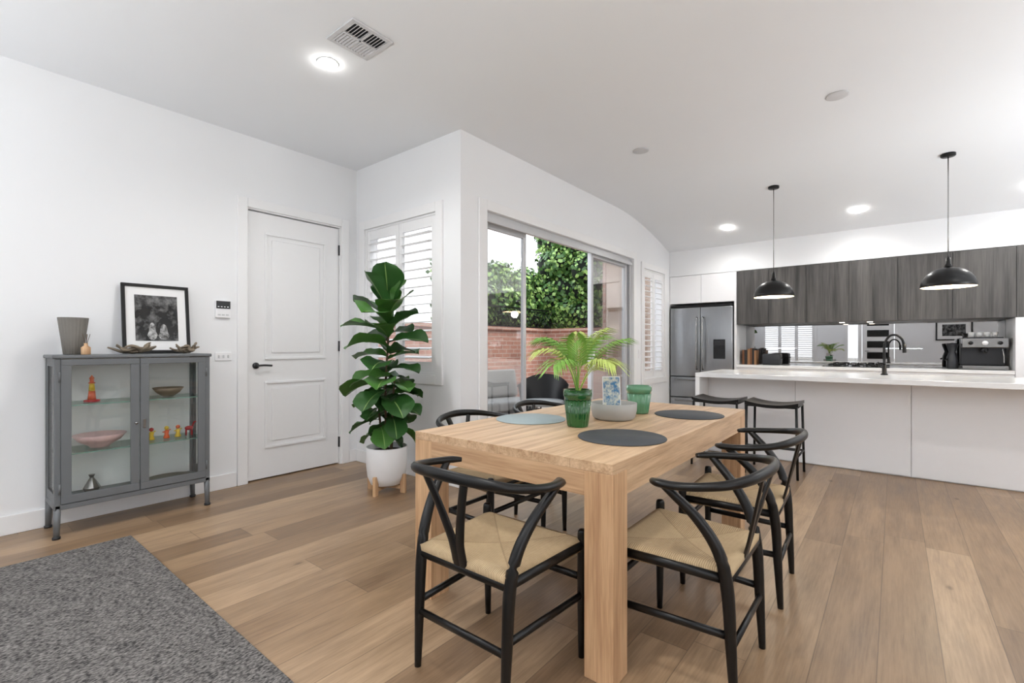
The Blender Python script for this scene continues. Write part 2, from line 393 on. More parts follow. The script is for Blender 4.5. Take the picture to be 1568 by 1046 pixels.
# ---------------------------------------------------------------- shutters windows
def shutter_window(name,axis,c,a0,a1,z0,z1,npan,inward,tilt=35,midrail=None,caz=True,lw=0.088,pitch=0.078):
    b=MB()
    def bx(p,q,d0,d1,z0,z1,m=M_trim,bev=0.003):
        lo,hi=sorted((c+inward*d0,c+inward*d1))
        if axis=='y': b.box(p,q,lo,hi,z0,z1,m,bev)
        else: b.box(lo,hi,p,q,z0,z1,m,bev)
    cw=0.085
    if caz:
        bx(a0-cw,a0,0,0.02,z0-cw,z1+cw); bx(a1,a1+cw,0,0.02,z0-cw,z1+cw)
        bx(a0,a1,0,0.02,z1,z1+cw); bx(a0,a1,0,0.02,z0-cw,z0)
    bx(a0,a0+0.02,-TH,0.0,z0,z1); bx(a1-0.02,a1,-TH,0,z0,z1); bx(a0+0.02,a1-0.02,-TH,0,z1-0.02,z1); bx(a0+0.02,a1-0.02,-TH,0,z0,z0+0.02)
    bx(a0+0.02,a1-0.02,-TH+0.02,-TH+0.026,z0+0.02,z1-0.02,M_glass,0)
    ia0=a0+0.02; ia1=a1-0.02; iz0=z0+0.02; iz1=z1-0.02; pw=(ia1-ia0)/npan; st=0.05
    for i in range(npan):
        p=ia0+i*pw+0.002; q=ia0+(i+1)*pw-0.002
        bx(p,p+st,-0.035,-0.005,iz0,iz1); bx(q-st,q,-0.035,-0.005,iz0,iz1)
        rails=[(iz0,iz0+0.09),(iz1-0.09,iz1)]
        if midrail: rails.append((midrail-0.04,midrail+0.04))
        for (r0,r1) in rails: bx(p+st,q-st,-0.034,-0.006,r0,r1)
        secs=[(iz0+0.09,iz1-0.09)]
        if midrail: secs=[(iz0+0.09,midrail-0.04),(midrail+0.04,iz1-0.09)]
        for (s0,s1) in secs:
            n=max(1,int(round((s1-s0)/pitch))); h=(s1-s0)/n
            for k in range(n):
                zc=s0+(k+0.5)*h
                if axis=='y':
                    T=Matrix.Translation((0,c-inward*0.02,zc))@Matrix.Rotation(math.radians(tilt*inward),4,'X')
                    b.box(p+st+0.001,q-st-0.001,-lw/2,lw/2,-0.005,0.005,M_trim,0.004,T)
                else:
                    T=Matrix.Translation((c-inward*0.02,0,zc))@Matrix.Rotation(math.radians(-tilt*inward),4,'Y')
                    b.box(-lw/2,lw/2,p+st+0.001,q-st-0.001,-0.005,0.005,M_trim,0.004,T)
    return b.finish(name,False)
shutter_window('window_1','y',YW,-4.13,-3.08,0.92,2.33,2,-1,-8,None)
shutter_window('window_2','x',XB,6.45,7.22,0.70,2.28,2,1,-8)
shutter_window('window_3','y',YR,-4.0,-2.3,0.45,2.1,3,1,10)
b=MB(); b.box(-0.88,-0.02,YR-0.06,YR-0.02,0.01,2.28,M_door,0.003)
for k in range(5): b.box(-0.75,-0.15,YR-0.018,YR-0.012,0.35+0.38*k,0.58+0.38*k,M_lcd)
b.tube([(-0.8,YR-0.02,1.0),(-0.8,YR+0.04,1.0),(-0.7,YR+0.05,1.0)],0.01,M_chrome,10)
b.finish('door_2',False)
b=MB()
for (p,q) in ((-1.38,-1.30),(-1.0,-0.9),(0.0,0.08)): b.box(p,q,YR,YR+0.02,0,2.38,M_trim,0.003)
b.box(-1.30,-1.0,YR,YR+0.02,2.3,2.38,M_trim); b.box(-0.9,0,YR,YR+0.02,2.3,2.38,M_trim)
b.box(-1.3,-1.0,YR-0.08,YR-0.07,0,2.3,M_glass)
b.finish('trim_2',False)
b=MB()
fx0,fx1,fz0,fz1=1.03,1.9,1.35,2.0; YA=YR+0.004
for s in ((fx0,fx1,fz0,fz0+0.04),(fx0,fx1,fz1-0.04,fz1),(fx0,fx0+0.04,fz0+0.04,fz1-0.04),(fx1-0.04,fx1,fz0+0.04,fz1-0.04)):
    b.box(s[0],s[1],YA,YA+0.03,s[2],s[3],M_blk)
b.box(fx0+0.04,fx1-0.04,YA,YA+0.01,fz0+0.04,fz1-0.04,M_paper); b.box(fx0+0.16,fx1-0.16,YA+0.01,YA+0.014,fz0+0.14,fz1-0.14,M_photo)
b.finish('framed_artwork')
b=MB(); x=XR+0.05
for y in (-3.4,-2.17,-0.87,0.34): b.box(x,x+0.05,y,y+0.06,0,2.4,M_alu)
b.box(x,x+0.05,-3.4,0.4,2.34,2.4,M_alu); b.box(x,x+0.05,-3.4,0.4,0,0.06,M_alu); b.box(x+0.02,x+0.026,-3.36,0.36,0.06,2.34,M_glass)
b.finish('added_window',False)  # unseen glazed opening, added to let sky light in from the right
# ---------------------------------------------------------------- patio sliding door
b=MB(); x0=XB-0.12; x1=XB-0.02
b.box(x0,x1,3.10,3.15,0,2.36,M_alu,0.003); b.box(x0,x1,6.05,6.10,0,2.36,M_alu,0.003)
b.box(x0,x1,3.15,6.05,2.30,2.36,M_alu,0.003); b.box(x0,x1,3.15,6.05,-0.0,0.03,M_alu,0.003)
def panel(xc,p,q,glass=True,st=0.05):
    b.box(xc,xc+0.03,p,p+st,0.03,2.30,M_alu,0.003); b.box(xc,xc+0.03,q-st,q,0.03,2.30,M_alu,0.003)
    b.box(xc,xc+0.03,p+st,q-st,0.03,0.11,M_alu,0.003); b.box(xc,xc+0.03,p+st,q-st,2.24,2.30,M_alu,0.003)
    b.box(xc+0.012,xc+0.017,p+st,q-st,0.11,2.24,M_glass)
panel(x0+0.005,3.15,3.80); panel(x0+0.005,5.07,6.05); panel(x0+0.045,5.04,6.02)
b.box(x1-0.02,x1+0.005,5.055,5.075,0.9,1.12,M_white,0.004)
b.tube([(x1-0.01,5.065,1.2),(x1+0.012,5.065,1.2)],0.015,M_chrome,12)
b.box(x1,x1+0.02,3.12,6.08,2.27,2.315,M_alu,0.003)
b.finish('door_3',False)
b=MB()
b.box(XB,XB+0.02,3.0,3.10,0,2.45,M_trim,0.004); b.box(XB,XB+0.02,6.10,6.19,0,2.45,M_trim,0.004); b.box(XB,XB+0.02,3.10,6.10,2.36,2.45,M_trim,0.004)
b.finish('trim_3',False)
# ---------------------------------------------------------------- wall devices
XD=XA+0.001
b=MB(); b.box(XD,XA+0.022,1.49,1.60,1.40,1.54,M_white,0.004); b.box(XA+0.022,XA+0.026,1.493,1.597,1.475,1.537,M_lcd,0.001)
for k in range(4): b.box(XA+0.026,XA+0.027,1.503+0.023*k,1.515+0.023*k,1.487,1.493,M_white)
for k in range(3): b.box(XA+0.022,XA+0.025,1.505+0.03*k,1.525+0.03*k,1.42,1.430,M_alu,0.001)
b.finish('alarm_keypad')
b=MB(); b.box(XD,XA+0.010,1.49,1.61,1.05,1.12,M_white,0.003)
for k in range(3): b.box(XA+0.01,XA+0.015,1.51+0.035*k,1.522+0.035*k,1.073,1.097,M_alu,0.002)
b.finish('light_switch')
b=MB(); b.box(XB+0.001,XB+0.01,6.27,6.34,1.0,1.12,M_white,0.003); b.box(XB+0.01,XB+0.014,6.295,6.315,1.05,1.07,M_white); b.finish('light_switch')
# ---------------------------------------------------------------- ceiling fittings
def downlight(x,y,power,lit=True,rad=0.052):
    z=czc(y); b=MB()
    tl=Matrix.Translation((x,y,z))
    if y>5.2:
        sl=(czc(y+0.05)-czc(y-0.05))/0.1; tl=tl@Matrix.Rotation(math.atan(sl),4,'X')
    if lit:
        b.lathe((0,0,0),[(rad*1.25,-0.001),(rad*1.27,-0.003),(rad*1.1,-0.005)],M_trim,28,T=tl)
        b.lathe((0,0,0),[(rad*1.12,-0.005),(rad*1.0,-0.017),(rad*0.7,-0.024),(rad*0.35,-0.027),(1e-6,-0.028)],M_lamp,28,T=tl)
        b.finish('ceiling_downlight')
    else:
        b.lathe((0,0,0),[(rad*1.35,-0.001),(rad*1.38,-0.005),(rad*1.2,-0.008),(1e-6,-0.009)],M_spk,28,T=tl)
        b.finish('ceiling_speaker')
    if lit and power:
        l=bpy.data.lights.new('downlight_lamp','SPOT'); l.energy=power; l.spot_size=math.radians(160); l.spot_blend=0.9; l.shadow_soft_size=0.05
        l.color=(1,0.98,0.95)
        o=bpy.data.objects.new('downlight_lamp',l); sc.collection.objects.link(o); o.location=(x,y,z-0.085)
for (x,y,pw) in ((-2.79,1.61,50),(-1.78,6.92,22),(-0.34,6.95,22),(1.1,6.95,22),(-0.9,0.6,46),(1.2,1.6,22),(1.4,4.0,44),(-2.8,-1.4,36),(-0.9,-1.8,30),(1.2,-1.4,20)):
    downlight(x,y,pw)
downlight(-1.81,4.13,0,False); downlight(-0.32,4.10,0,False)
b=MB(); vx,vy=-2.43,1.605; z=ZC; w=0.135
for s in ((vx-w,vx+w,vy-w,vy-w+0.025),(vx-w,vx+w,vy+w-0.025,vy+w),(vx-w,vx-w+0.025,vy-w+0.025,vy+w-0.025),(vx+w-0.025,vx+w,vy-w+0.025,vy+w-0.025)):
    b.box(*s,z-0.012,z-0.001,M_spk,0.002)
b.box(vx-w+0.02,vx+w-0.02,vy-w+0.02,vy+w-0.02,z-0.003,z-0.0015,M_dsteel)
b.box(vx-0.006,vx+0.006,vy-w+0.025,vy+w-0.025,z-0.012,z-0.003,M_spk); b.box(vx-w+0.025,vx+w-0.025,vy-0.006,vy+0.006,z-0.012,z-0.003,M_spk)
for i in range(12):
    p=-w+0.03+i*(2*w-0.06)/11
    if abs(p)<0.008: continue
    for (q0,q1,tt) in ((-w+0.025,-0.006,-35),(0.006,w-0.025,40)):
        T=Matrix.Translation((vx,vy+p,z-0.008))@Matrix.Rotation(math.radians(tt),4,'X')
        b.box(q0,q1,-0.007,0.007,-0.001,0.001,M_spk,0,T)
b.finish('ceiling_air_vent')
# pendants
b=MB(); zc=czc(5.95)
b.lathe((0,0,zc),[(1e-6,0),(0.055,0),(0.055,-0.02),(0.05,-0.025),(1e-6,-0.026)],M_blkmetal,28)
rim=1.715
b.tube([(0,0,zc-0.02),(0,0,rim+0.26)],0.004,M_chrome,8)
b.lathe((0,0,rim),[(1e-6,0.275),(0.016,0.272),(0.018,0.215),(0.026,0.205),(0.028,0.178)],M_blk,28)
b.shell((0,0,rim),[(0.012,0.182),(0.04,0.180),(0.08,0.170),(0.12,0.150),(0.155,0.120),(0.182,0.080),(0.197,0.038),(0.202,0.0),(0.198,0.0),(0.193,0.036)],M_blk,48)
b.shell((0,0,rim),[(0.196,0.001),(0.192,0.036),(0.177,0.077),(0.150,0.115),(0.116,0.144),(0.078,0.164),(0.04,0.173),(0.001,0.175)],M_gold,48)
b.sphere((0,0,rim+0.075),0.055,M_lamp2); b.tube([(0,0,rim+0.12),(0,0,rim+0.175)],0.02,M_gold,12)
p=b.finish('pendant_light',False,loc=(-1.05,5.95,0)); p2=inst(p,(0.385,5.95,0),0)
for x in (-1.05,0.385):
    l=bpy.data.lights.new('pendant_lamp','POINT'); l.energy=9; l.shadow_soft_size=0.05; l.color=(1,0.93,0.8)
    o=bpy.data.objects.new('pendant_lamp',l); sc.collection.objects.link(o); o.location=(x,5.95,rim-0.04)
# ---------------------------------------------------------------- kitchen
YF=7.46
b=MB(); b.box(XB+0.002,XR-0.002,YF,YK-0.002,2.265,2.95,M_wall); b.finish('wall_bulkhead',False)
b=MB()
ZU0,ZU1=1.485,2.262
b.box(XB+0.004,-1.80,YF+0.02,YK-0.004,1.83,ZU1,M_white)
for (p,q) in ((XB+0.005,-2.303),(-2.299,-1.802)): b.box(p,q,YF,YF+0.02,1.832,ZU1-0.004,M_white,0.002)
b.box(-1.83,-1.80,YF,YK-0.004,0,1.83,M_white)
b.finish('pantry_cabinet',False)
b=MB(); b.box(-1.797,1.6,YF+0.02,YK-0.01,ZU0,ZU1-0.001,M_dsteel)
edges=[-1.797,-1.38,-0.93,-0.46,0.03,0.52,1.03,1.6]
for i in range(7): b.box(edges[i]+0.002,edges[i+1]-0.002,YF,YF+0.02,ZU0,ZU1-0.004,M_darkwood,0.001)
for xx in (-0.55,-0.25): b.lathe((xx,7.72,ZU0),[(0.03,-0.0005),(0.03,-0.004),(1e-6,-0.005)],M_led,20)
b.finish('overhead_cupboards',False)
b=MB(); b.box(-1.797,1.018,YF,YK-0.01,0.0,0.86,M_white); b.box(-1.797,1.018,YF-0.02,YK-0.01,0.86,0.899,M_stone,0.003)
b.finish('kitchen_bench',False)
b=MB(); b.box(1.022,1.6,YF-0.01,YK-0.01,0,ZU0-0.003,M_white,0.003); b.box(1.603,2.4,YF-0.01,YK-0.01,0,2.26,M_white,0.003); b.box(2.403,XR-0.02,YF-0.01,YK-0.01,0,2.26,M_white,0.003); b.finish('tall_cupboard',False)
b=MB(); b.box(-1.797,1.018,YK-0.009,YK-0.001,0.901,ZU0-0.001,M_mirror); b.finish('mirror_splashback',False)
# fridge
b=MB(); fx0,fx1=-2.765,-1.845; fy=YF-0.03
b.box(fx0,fx1,fy+0.06,YK-0.05,0.02,1.775,M_dsteel,0.004)
mid=(fx0+fx1)/2
b.box(fx0,mid-0.003,fy,fy+0.055,0.70,1.76,M_steel,0.012,seg=3); b.box(mid+0.003,fx1,fy,fy+0.055,0.70,1.76,M_steel,0.012,seg=3)
b.box(fx0,fx1,fy,fy+0.055,0.38,0.692,M_steel,0.012,seg=3); b.box(fx0,fx1,fy,fy+0.055,0.06,0.372,M_steel,0.012,seg=3)
b.box(fx0,fx1,fy+0.02,fy+0.06,1.762,1.80,M_blk)
for xx in (mid-0.045,mid+0.045): 
    b.tube([(xx,fy,1.60),(xx,fy-0.05,1.57),(xx,fy-0.055,1.2),(xx,fy-0.05,0.85),(xx,fy,0.82)],0.011,M_chrome,10,4)
for zz in (0.65,0.33): b.tube([(fx0+0.08,fy,zz),(fx0+0.1,fy-0.05,zz),(fx1-0.1,fy-0.05,zz),(fx1-0.08,fy,zz)],0.011,M_chrome,10)
b.box(mid+0.19,mid+0.36,fy-0.004,fy+0.01,0.98,1.27,M_lcd,0.004); b.box(mid+0.205,mid+0.345,fy-0.006,fy,1.18,1.25,M_dsteel)
for xx in (fx0+0.06,fx1-0.06):
    for yy in (fy+0.1,YK-0.12): b.box(xx-0.02,xx+0.02,yy-0.02,yy+0.02,0,0.03,M_blk)
b.finish('french_door_refrigerator')
# island
b=MB(); IX0,IX1=-1.665,1.75; IY0,IY1=5.20,6.2; ZT=0.885
b.box(IX0,IX1,IY0,IY1,ZT-0.045,ZT,M_stone,0.003)
b.box(IX0,IX0+0.045,IY0,IY1,0,ZT-0.045,M_stone,0.002)
b.box(IX0+0.046,IX1-0.02,5.53,IY1-0.03,0.0,ZT-0.046,M_white)
for (p,q) in ((IX0+0.046,-0.78),(-0.777,0.113),(0.117,1.0),(1.003,IX1-0.02)): b.box(p,q,5.51,5.53,0.01,ZT-0.048,M_white,0.0015)
b.finish('kitchen_island',False)
# tap
b=MB(); tx,ty=-0.08,5.95
b.lathe((tx,ty,ZT),[(0.028,0),(0.028,0.012),(0.02,0.016),(0.018,0.10)],M_blkmetal,20)
b.tube([(tx,ty,ZT+0.1),(tx,ty,ZT+0.25),(tx+0.01,ty,ZT+0.33),(tx+0.045,ty,ZT+0.385),(tx+0.095,ty,ZT+0.39),(tx+0.135,ty,ZT+0.35),(tx+0.15,ty,ZT+0.29)],0.011,M_blkmetal,12,5)
b.tube([(tx+0.15,ty,ZT+0.30),(tx+0.153,ty,ZT+0.22)],0.016,M_blkmetal,12)
b.tube([(tx,ty,ZT+0.07),(tx-0.03,ty,ZT+0.075),(tx-0.05,ty,ZT+0.13)],0.007,M_blkmetal,8)
b.finish('kitchen_tap')
# coffee machine
b=MB(); cx,cy=0.80,7.72; z=0.90
b.box(cx-0.19,cx+0.19,cy-0.16,cy+0.18,z+0.005,z+0.045,M_chrome,0.006); b.box(cx-0.17,cx+0.17,cy-0.13,cy+0.03,z+0.045,z+0.05,M_lcd)
b.box(cx-0.19,cx+0.19,cy+0.03,cy+0.18,z+0.045,z+0.36,M_dsteel,0.008); b.box(cx-0.19,cx+0.19,cy-0.15,cy+0.03,z+0.25,z+0.36,M_chrome,0.008)
b.lathe((cx,cy-0.07,z+0.2),[(0.034,0),(0.036,0.02),(0.034,0.05)],M_dsteel,24)
b.tube([(cx,cy-0.1,z+0.215),(cx,cy-0.24,z+0.20)],0.012,M_blk,10)
b.tube([(cx+0.14,cy-0.12,z+0.25),(cx+0.15,cy-0.14,z+0.16),(cx+0.15,cy-0.15,z+0.08)],0.005,M_chrome,8,4)
for k in (-0.12,0.12): b.tube([(cx+k,cy-0.15,z+0.305),(cx+k,cy-0.175,z+0.305)],0.02,M_blk,16)
b.tube([(cx,cy-0.15,z+0.305),(cx,cy-0.156,z+0.305)],0.026,M_white,20)
b.box(cx-0.15,cx+0.15,cy-0.12,cy+0.15,z+0.36,z+0.372,M_dsteel,0.003)
for k in range(4): b.lathe((cx-0.1+0.065*k,cy,z+0.372),[(0.022,0),(0.03,0.06),(0.027,0.06),(0.02,0.01)],M_pot,16)
b.finish('espresso_machine')
b=MB(); b.lathe((0.535,7.72,0.90),[(0.05,0),(0.055,0.02),(0.05,0.14),(0.03,0.2),(0.055,0.28),(0.057,0.30),(1e-6,0.31)],M_dsteel,24)
b.tube([(0.50,7.70,1.02),(0.47,7.68,1.0)],0.01,M_blk,8); b.finish('coffee_grinder')
b=MB(); xx=-1.76
for k in range(6):
    w=U(0.025,0.045); h=U(0.2,0.28)
    b.box(xx,xx+0.003,7.62,7.80,0.90,0.90+h,M_book[k%3]); b.box(xx+w-0.003,xx+w,7.62,7.80,0.90,0.90+h,M_book[k%3]); b.box(xx+0.003,xx+w-0.003,7.618,7.624,0.90,0.90+h,M_book[k%3])
    b.box(xx+0.003,xx+w-0.003,7.624,7.79,0.905,0.90+h-0.006,M_paper); xx+=w+0.001
b.finish('cookbook_row')
b=MB(); b.box(-1.50,-1.26,7.62,7.80,0.905,1.06,M_dsteel,0.02,seg=3); b.box(-1.46,-1.30,7.66,7.68,1.055,1.062,M_lcd); b.box(-1.46,-1.30,7.73,7.75,1.055,1.062,M_lcd)
b.box(-1.265,-1.245,7.69,7.73,0.99,1.005,M_blk); b.box(-1.49,-1.27,7.63,7.79,0.90,0.906,M_blk)
b.finish('toaster')
b=MB(); b.box(-0.75,-0.05,7.50,7.95,0.90,0.908,M_lcd,0.002)
for (px,py) in ((-0.6,7.62),(-0.6,7.83),(-0.2,7.62),(-0.2,7.83),(-0.4,7.72)):
    b.lathe((px,py,0.908),[(0.045,0),(0.045,0.01),(0.02,0.015),(1e-6,0.015)],M_blk,16)
    for a in range(4):
        T=Matrix.Translation((px,py,0.925))@Matrix.Rotation(a*math.pi/2,4,'Z'); b.box(0.02,0.09,-0.005,0.005,0,0.01,M_blk,0,T); b.box(0.08,0.09,-0.005,0.005,-0.017,0.0,M_blk,0,T)
b.finish('gas_cooktop')
# ---------------------------------------------------------------- stools
b=MB(); zt=0.66; hw=0.2; hd=0.17
nx=12
vs=[];fs=[]
for i in range(nx+1):
    xx=-0.215+0.43*i/nx; zz=zt-0.022+0.03*(abs(xx)/0.215)**2.2
    for yy,dz in ((-hd-0.01,0.0),(hd+0.01,0.0),(hd+0.01,-0.028),(-hd-0.01,-0.028)): vs.append((xx,yy,zz+dz))
for i in range(nx):
    for k in range(4): fs.append((i*4+k,i*4+(k+1)%4,(i+1)*4+(k+1)%4,(i+1)*4+k))
fs.append((0,1,2,3)); fs.append(tuple(nx*4+k for k in range(4)))
b.add(vs,fs,M_blk)
for sx in (-1,1):
    for sy in (-1,1): b.tube([(sx*hw,sy*hd,zt-0.03),(sx*(hw+0.012),sy*(hd+0.02),0.0)],0.011,M_blkmetal,8)
    b.tube([(sx*hw,-hd,zt-0.035),(sx*hw,hd,zt-0.035)],0.009,M_blkmetal,8); b.tube([(sx*(hw+0.008),-hd-0.013,0.2),(sx*(hw+0.008),hd+0.013,0.2)],0.009,M_blkmetal,8)
for sy in (-1,1):
    b.tube([(-hw,sy*hd,zt-0.035),(hw,sy*hd,zt-0.035)],0.009,M_blkmetal,8); b.tube([(-hw-0.008,sy*(hd+0.013),0.2 if sy>0 else 0.26),(hw+0.008,sy*(hd+0.013),0.2 if sy>0 else 0.26)],0.009,M_blkmetal,8)
s=b.finish('bar_stool',False,loc=(-0.87,4.97,0)); inst(s,(-1.36,4.99,0),0.0)
# ---------------------------------------------------------------- dining table
TX0,TX1,TY0,TY1,TZ=-1.775,-0.745,1.472,3.30,0.766
b=MB(); n=6; w=(TX1-TX0)/n
for i in range(n): b.box(TX0+i*w,TX0+(i+1)*w-0.0004,TY0,TY1,TZ-0.035,TZ,M_oaky,0.0008,seg=1)
lw=0.112
for (x,y) in ((TX0,TY0),(TX1-lw,TY0),(TX0,TY1-lw),(TX1-lw,TY1-lw)): b.box(x,x+lw,y,y+lw,0,TZ-0.0355,M_oakz,0.002)
b.box(TX0+lw,TX1-lw,TY0+0.001,TY0+0.03,TZ-0.125,TZ-0.035,M_oakx,0.001); b.box(TX0+lw,TX1-lw,TY1-0.03,TY1-0.001,TZ-0.125,TZ-0.035,M_oakx,0.001)
b.box(TX0+0.001,TX0+0.03,TY0+lw,TY1-lw,TZ-0.125,TZ-0.035,M_oaky,0.001); b.box(TX1-0.03,TX1-0.001,TY0+lw,TY1-lw,TZ-0.125,TZ-0.035,M_oaky,0.001)
b.finish('dining_table')
# ---------------------------------------------------------------- wishbone chair
b=MB()
for s in (-1,1):
    b.tube([(s*0.235,0.205,0.0),(s*0.238,0.205,0.25),(s*0.24,0.205,0.44),(s*0.24,0.205,0.475),(s*0.24,0.205,0.482)],[0.012,0.018,0.0195,0.017,0.008],M_blk,12,3)
    b.tube([(s*0.205,-0.215,0.0),(s*0.208,-0.205,0.20),(s*0.210,-0.195,0.38),(s*0.218,-0.17,0.50),(s*0.238,-0.11,0.60),(s*0.262,-0.03,0.68),(s*0.27,0.0,0.705)],[0.012,0.018,0.021,0.020,0.018,0.015,0.012],M_blk,12,5)
    b.tube([(s*0.237,0.205,0.235),(s*0.209,-0.203,0.235)],[(0.014,0.010)]*2,M_blk,10)
    b.tube([(s*0.24,0.205,0.425),(s*0.21,-0.195,0.415)],[(0.017,0.012)]*2,M_blk,10)
b.tube([(-0.237,0.205,0.30),(0.237,0.205,0.30)],[(0.014,0.010)]*2,M_blk,10)
b.tube([(-0.208,-0.208,0.20),(0.208,-0.208,0.20)],[(0.014,0.010)]*2,M_blk,10)
b.tube([(-0.24,0.205,0.425),(0.24,0.205,0.425)],[(0.018,0.013)]*2,M_blk,10)
b.tube([(-0.21,-0.195,0.41),(0.21,-0.195,0.41)],[(0.018,0.013)]*2,M_blk,10)
half=[(0.238,0.045,0.702),(0.262,0.015,0.704),(0.278,-0.05,0.708),(0.268,-0.13,0.716),(0.225,-0.21,0.728),(0.14,-0.265,0.742),(0.0,-0.29,0.75)]
rr=[(0.009,0.012),(0.014,0.022),(0.014,0.019),(0.0145,0.016),(0.016,0.016),(0.019,0.014),(0.021,0.013)]
pts=[(-x,y,z) for x,y,z in half]+half[::-1][1:]; rs=rr+rr[::-1][1:]
b.tube(pts,rs,M_blk,12,5)
for s in (-1,1):
    b.tube([(s*0.014,-0.195,0.40),(s*0.014,-0.215,0.48),(s*0.022,-0.226,0.53),(s*0.055,-0.252,0.64),(s*0.092,-0.277,0.74)],[(0.006,0.022),(0.006,0.022),(0.006,0.021),(0.006,0.019),(0.006,0.018)],M_blk,10,4,ref=(0,1,0))
n=16; vs=[];fs=[]
def sp(u,v,off):
    yy=-0.205+0.42*v; hw=(0.205+(0.243-0.205)*v)
    xx=(2*u-1)*hw
    edge=min(u,1-u,v,1-v)
    z=0.454-0.022*math.sin(math.pi*u)*math.sin(math.pi*v)**0.6 - (0.012*(1-edge/0.06)**2 if edge<0.06 else 0)
    return (xx,yy,z if off==0 else z-0.04+0.018*(1 if edge>=0.06 else edge/0.06))
for off in (0,1):
    for i in range(n+1):
        for j in range(n+1): vs.append(sp(i/n,j/n,off))
q=(n+1)*(n+1)
for i in range(n):
    for j in range(n):
        a=i*(n+1)+j; fs.append((a,a+n+1,a+n+2,a+1)); fs.append((q+a,q+a+1,q+a+n+2,q+a+n+1))
for i in range(n):
    for (a,c) in ((i*(n+1),(i+1)*(n+1)),(i*(n+1)+n,(i+1)*(n+1)+n),(i,i+1),(n*(n+1)+i,n*(n+1)+i+1)): fs.append((a,c,q+c,q+a))
b.add(vs,fs,M_cord,True)
ch=b.finish('dining_chair',False,loc=(-1.155,1.355,0))
inst(ch,(-0.615,1.84,0),math.pi/2); inst(ch,(-0.62,2.60,0),math.pi/2+0.04)
inst(ch,(-1.845,2.10,0),-math.pi/2); inst(ch,(-1.84,2.80,0),-math.pi/2)
# ---------------------------------------------------------------- table settings
def placemat(x,y,m):
    b=MB(); b.lathe((x,y,TZ),[(0.19,0.0005),(0.192,0.003),(0.19,0.0055),(1e-6,0.0055)],m,64); b.finish('placemat')
placemat(-1.565,2.11,M_matl); placemat(-0.94,1.94,M_matd); placemat(-0.94,2.82,M_matd)
def greenpot(x,y,r,h,m,name,soil=True,fn=None):
    b=MB(); c=(x,y,TZ+0.001)
    prof=[(r*0.72,0.0),(r*0.76,0.01),(r*0.84,h*0.3),(r*0.97,h*0.72),(r,h*0.8),(r*1.04,h*0.83),(r*1.04,h),(r*0.95,h),(r*0.92,h*0.8),(r*0.88,h*0.78)]
    b.lathe(c,prof[:4],m,96,True,rip=0.03,ripn=20); b.lathe(c,prof[3:],m,64)
    if soil: b.lathe(c,[(r*0.92,h*0.82),(r*0.5,h*0.86),(1e-6,h*0.86)],M_soil,24)
    if fn: fn(b)
    return b.finish(name)
def palm(b,c,n,Lf,seed):
    rnd=random.Random(seed)
    for i in range(n):
        az=i*2.4+rnd.uniform(-0.3,0.3); el=rnd.uniform(1.0,1.45) if i%3 else 1.5; Lr=Lf*rnd.uniform(0.8,1.1); bend=rnd.uniform(1.0,1.9)
        p=Vector(c); pts=[p.copy()]; K=14; dirs=[]
        for k in range(K):
            t=k/K; e=el-bend*t**2.0
            d=Vector((math.cos(az)*math.cos(e),math.sin(az)*math.cos(e),math.sin(e))); dirs.append(d)
            p=p+d*(Lr/K); pts.append(p.copy())
        mm=M_palm if rnd.random()<0.5 else M_palm2
        b.tube(pts,[0.0035*(1-0.7*k/K) for k in range(K+1)],mm,6)
        side=Vector((-math.sin(az),math.cos(az),0))
        for k in range(12,K*2+1):
            t=k/(K*2); idx=min(K-1,int(t*K)); q=pts[idx].lerp(pts[idx+1],t*K-idx) if idx<K else pts[-1]
            d=dirs[idx]; tt=(t-0.39)/0.61
            ll=Lf*0.40*(0.55+0.45*math.sin(math.pi*min(1,tt)))
            for s in (-1,1):
                dd=(side*s*(0.8-0.35*tt)+d*(0.6+0.4*tt)+Vector((0,0,-0.05))).normalized(); up=dd.cross(d).normalized(); wv=dd.cross(up).normalized()
                m1=q+dd*ll*0.45+wv*0.0055; m2=q+dd*ll*0.45-wv*0.0055; e2=q+dd*ll+Vector((0,0,-ll*0.35))
                b.add([q,m1,e2,m2],[(0,1,2,3)],mm)
greenpot(-1.245,2.075,0.069,0.185,M_gglass,'potted_palm',True,lambda b: palm(b,(-1.245,2.075,TZ+0.155),13,0.40,9))
greenpot(-1.20,2.71,0.072,0.165,M_gglass2,'green_glass_planter')
b=MB(); c=(-1.215,2.41,TZ+0.001)
b.lathe(c,[(0.10,0),(0.115,0.012),(0.124,0.05),(0.126,0.09),(0.120,0.09),(0.116,0.05),(0.09,0.015),(1e-6,0.012)],M_bowl,48); b.finish('stoneware_bowl')
b=MB(); T=Matrix.Translation((-1.23,2.42,TZ+0.02))@Matrix.Rotation(math.radians(38),4,'Z')@Matrix.Rotation(math.radians(-8),4,'X')
b.box(-0.05,0.05,-0.003,0.003,0,0.215,M_paper,0,T); b.box(-0.045,0.045,-0.0045,-0.003,0.006,0.209,M_card,0,T); b.finish('greeting_card')
